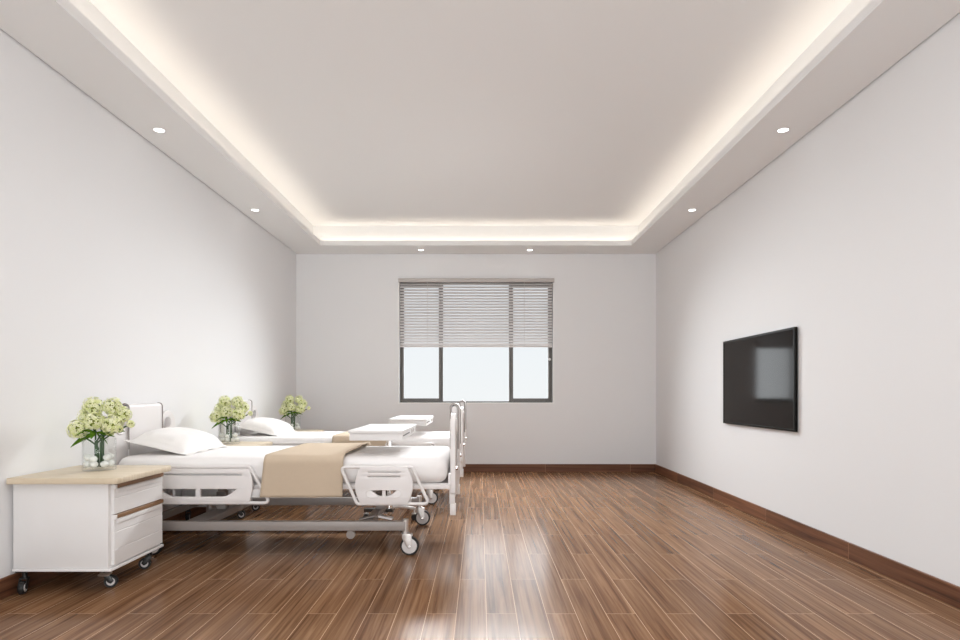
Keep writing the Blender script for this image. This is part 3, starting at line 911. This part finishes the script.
# pebbles
pb = bmesh.new(); bmesh.ops.create_icosphere(pb, subdivisions=3, radius=1.0)
for v in pb.verts:
    d = v.co.normalized()
    v.co = d * (1 + 0.10 * noise.noise(d * 1.7))
    v.co = Vector((v.co.x * 0.0205, v.co.y * 0.0195, v.co.z * 0.0175))
me = bpy.data.meshes.new('white_pebble'); pb.to_mesh(me); pb.free(); me.materials.append(M['pebble'])
for p in me.polygons: p.use_smooth = True
spots_p = [(0.053 * math.cos(2 * PI * i / 7 + 0.3), 0.053 * math.sin(2 * PI * i / 7 + 0.3), 0.0335) for i in range(7)]
spots_p += [(0.053 * math.cos(2 * PI * i / 5 + 0.95), 0.053 * math.sin(2 * PI * i / 5 + 0.95), 0.0675 - 0.006 * (i % 2)) for i in range(5)]
for k in range(3):
    for i, (x, y, z) in enumerate(spots_p):
        o = bpy.data.objects.new('white_pebble', me); COL.objects.link(o)
        o.location = (VX + x, VY + PITCH * k + y, VZ + z)
        o.rotation_euler = (0, 0, i * 1.3 + k)
        tag(o, 'smooth white pebble inside the glass vase on the ' + where[k], 'pebble', 'white pebbles in the vase on the ' + where[k])
# flower heads
def head_mesh(seed, r, n, sz):
    rd = random.Random(seed)
    me = MB()
    t = bmesh.new(); bmesh.ops.create_icosphere(t, subdivisions=2, radius=r * 0.74)
    for f in t.faces: f.material_index = 1
    for v in t.verts: v.co *= 1 + 0.15 * noise.noise(v.co * 60 + Vector((seed, 0, 0)))
    me.merge(t)
    for i in range(n):
        zz = 1 - 2 * (i + 0.5) / n
        if zz < -0.93: continue
        a = i * 2.39996 + rd.uniform(-0.2, 0.2)
        rr = math.sqrt(1 - zz * zz)
        d = Vector((rr * math.cos(a), rr * math.sin(a), zz))
        d = (d + Vector((rd.uniform(-.15, .15), rd.uniform(-.15, .15), rd.uniform(-.15, .15)))).normalized()
        c = d * r * rd.uniform(0.78, 1.16)
        up = Vector((0, 0, 1)) if abs(d.z) < 0.9 else Vector((1, 0, 0))
        e1 = d.cross(up).normalized(); e2 = d.cross(e1)
        ph = rd.uniform(0, 6.28)
        s = sz * rd.uniform(0.85, 1.15)
        npet = 5 if rd.random() < 0.6 else 4
        for k in range(npet):
            an = ph + 2 * PI * k / npet
            t1 = e1 * math.cos(an) + e2 * math.sin(an)
            t2 = d.cross(t1)
            lift = d * s * 0.22
            vs = [c, c + t1 * s * 0.45 + t2 * s * 0.36 + lift * 0.6, c + t1 * s * 0.86 + t2 * s * 0.28 + lift, c + t1 * s + lift * 0.8,
                  c + t1 * s * 0.86 - t2 * s * 0.28 + lift, c + t1 * s * 0.45 - t2 * s * 0.36 + lift * 0.6]
            me.add(vs, [(0, 1, 2, 3), (0, 3, 4, 5)], 0)
        # little green centre
        me.add([c + d * s * 0.12 + e1 * s * 0.16, c + d * s * 0.12 + e2 * s * 0.16, c + d * s * 0.12 - e1 * s * 0.16, c + d * s * 0.12 - e2 * s * 0.16], [(0, 1, 2, 3)], 1)
    return me
def mk(mb, name):
    o = mb.build(name, [M['petal'], M['petal_core']], None, smooth=False, weld=False, recalc=False)
    m_ = o.data; bpy.data.objects.remove(o); return m_
heads = [head_mesh(s, 0.046, 125, 0.0112) for s in (1, 2, 3)]
heads = [mk(h_, 'snowball_head') for h_ in heads]
sprig = mk(head_mesh(9, 0.016, 14, 0.012), 'sprig_head')
def leaf(b, base, direc, length, width, droop, twist=0.0):
    base, d = Vector(base), Vector(direc).normalized()
    side = d.cross(Vector((0, 0, 1))).normalized()
    if twist: side = (Matrix.Rotation(twist, 3, d) @ side)
    n = 9; L_, C_, R_ = [], [], []
    for i in range(n + 1):
        t = i / n
        p = base + d * length * t + Vector((0, 0, -droop * t * t))
        w = width * (math.sin(PI * min(1, t * 0.96 + 0.02)) ** 0.8) * (1 - 0.35 * t)
        L_.append(b.bm.verts.new(p + side * w + Vector((0, 0, 0.2 * w)))); C_.append(b.bm.verts.new(p)); R_.append(b.bm.verts.new(p - side * w + Vector((0, 0, 0.2 * w))))
    for i in range(n):
        b.bm.faces.new((L_[i], C_[i], C_[i + 1], L_[i + 1])); b.bm.faces.new((C_[i], R_[i], R_[i + 1], C_[i + 1]))
# (x, y, z above the vase base, scale, mesh, place word, leaves)
FL = [(-0.043, 0.015, 0.335, 1.00, 0, 'topmost left bloom', []),
      (0.060, 0.020, 0.333, 0.96, 1, 'topmost right bloom', [((0.5, 0.75, 0.2), 0.10, 0.016, 0.02)]),
      (-0.090, 0.045, 0.280, 0.92, 2, 'outer left bloom', []),
      (-0.086, -0.040, 0.216, 1.0, 1, 'lowest left bloom', [((-0.80, -0.5, -0.15), 0.115, 0.024, 0.045), ((-0.2, -0.95, 0.05), 0.09, 0.018, 0.04)]),
      (0.086, -0.030, 0.240, 1.05, 2, 'lowest right bloom', [((0.95, -0.45, -0.03), 0.150, 0.019, 0.012), ((0.85, -0.55, -0.22), 0.120, 0.018, 0.03)]),
      (-0.006, -0.035, 0.258, 1.00, 0, 'front middle bloom', [((0.35, -0.9, 0.0), 0.085, 0.017, 0.035), ((-0.55, -0.8, 0.1), 0.085, 0.018, 0.03), ((0.1, -0.6, 0.45), 0.07, 0.016, 0.01)]),
      (0.095, 0.045, 0.292, 0.88, 0, 'outer right bloom', [((-0.3, 0.9, 0.1), 0.09, 0.017, 0.03)]),
      (0.172, -0.010, 0.243, 1.0, -1, 'small right side sprig', [])]
FG = 'cream green blooms in the vase on the '
protos = []
for i, (x, y, z, s, mi, word, leaves) in enumerate(FL):
    nm = 'snowball_flower' if mi >= 0 else 'flower_sprig'
    e = empty(nm, (VX, VY, VZ), None, 'flower')
    o = bpy.data.objects.new('flower_head', heads[mi] if mi >= 0 else sprig); COL.objects.link(o); o.parent = e
    o.location = (x, y, z); o.scale = (s, s, s); o.rotation_euler = (0.4 * math.sin(i * 2.1), 0.4 * math.cos(i * 1.7), i * 1.1)
    a = 2 * PI * i / len(FL)
    bx_, by_ = 0.019 * math.cos(a), 0.019 * math.sin(a)
    zt_ = z - 0.03 if mi >= 0 else z - 0.008
    b = MB()
    ptsS = []
    for k in range(15):
        t = k / 14
        tt = max(0, (t - 0.58) / 0.42)
        ptsS.append((bx_ * (1 - tt) + (x * 0.9) * tt ** 1.3, by_ * (1 - tt) + (y * 0.9) * tt ** 1.3, 0.016 + (zt_ - 0.016) * t))
    b.tube(ptsS, 0.0042, 8)
    b.build('stem', M['stem'], e)
    for (d, ln, wd, dr) in leaves:
        b = MB()
        leaf(b, (bx_ * 1.2 + 0.012 * d[0], by_ * 1.2 + 0.012 * d[1], 0.185 + 0.01 * (i % 3)), d, ln, wd * 1.15, dr, 0.7 if d[0] < 0 else -0.7)
        lo = b.build('leaf', M['leaf'], e, angle=80, recalc=False)
    protos.append((e, word))
for k in range(3):
    for e, word in protos:
        c = e if k == 0 else copy_tree(e)
        c.location.y = VY + PITCH * k
        c['label'] = ('cream green ' + word + ' in the vase on the ' + where[k])
        c['group'] = FG + where[k]

# ================================================================== LIGHT, WORLD, CAMERA
w = bpy.data.worlds.new('sky'); scn.world = w; w.use_nodes = True
nt = w.node_tree; nt.nodes.clear()
wo = nt.nodes.new('ShaderNodeOutputWorld'); bg = nt.nodes.new('ShaderNodeBackground')
tc = nt.nodes.new('ShaderNodeTexCoord'); sp = nt.nodes.new('ShaderNodeSeparateXYZ'); rp = nt.nodes.new('ShaderNodeValToRGB')
nt.links.new(tc.outputs['Generated'], sp.inputs[0]); nt.links.new(sp.outputs[2], rp.inputs[0])
rp.color_ramp.elements[0].position = 0.0; rp.color_ramp.elements[0].color = (0.90, 0.92, 0.93, 1)
rp.color_ramp.elements[1].position = 0.35; rp.color_ramp.elements[1].color = (0.80, 0.88, 0.96, 1)
nt.links.new(rp.outputs[0], bg.inputs[0]); bg.inputs[1].default_value = 0.885
nt.links.new(bg.outputs[0], wo.inputs[0])

def area(name, loc, rot, sx, sy, power, col, spread=180):
    l = bpy.data.lights.new(name, 'AREA'); l.shape = 'RECTANGLE'; l.size = sx; l.size_y = sy
    l.energy = power; l.color = col; l.spread = R(spread)
    o = bpy.data.objects.new(name, l); COL.objects.link(o); o.location = loc; o.rotation_euler = rot
    return o
# daylight at the window; the other three lamps are added fill
area('window_daylight', (-0.05, YB + 0.30, 1.20), (R(-90), 0, 0), 1.85, 0.70, 13, (0.93, 0.97, 1.0))
area('added_key_light', (-0.05, YB - 0.22, 2.58), (R(-49), 0, 0), 1.8, 0.26, 66, (0.93, 0.975, 1.0), 106)  # added indoor lamp standing in for daylight on the lower walls
area('added_top_fill', (-0.05, 2.6, ZC - 0.03), (0, 0, 0), 2.6, 6.6, 31, (0.98, 0.985, 1.0), 140)  # added soft top light; the tray has no such lamp
area('added_rear_fill', (-0.05, YF - 1.1, 0.75), (R(128), 0, 0), 3.7, 2.1, 240, (0.97, 0.985, 1.0))  # added lamp shining up through the added rear opening

cam = bpy.data.cameras.new('camera'); co = bpy.data.objects.new('camera', cam); COL.objects.link(co)
co.location = (0, 0, CAM_Z); co.rotation_euler = (R(90), 0, 0)
cam.lens = 24.0; cam.sensor_width = 36.0; cam.sensor_fit = 'HORIZONTAL'
cam.shift_y = 73.0 / 960.0
cam.clip_start = 0.05
scn.camera = co
vs = scn.view_settings
vs.view_transform = 'Standard'; vs.look = 'None'; vs.exposure = 0.21; vs.gamma = 1.0
try: vs.use_curve_mapping = False
except Exception: pass
scn.cycles.max_bounces = 14
scn.cycles.diffuse_bounces = 8
scn.cycles.transparent_max_bounces = 24
scn.cycles.use_denoising = True
scn.cycles.sample_clamp_indirect = 6.0
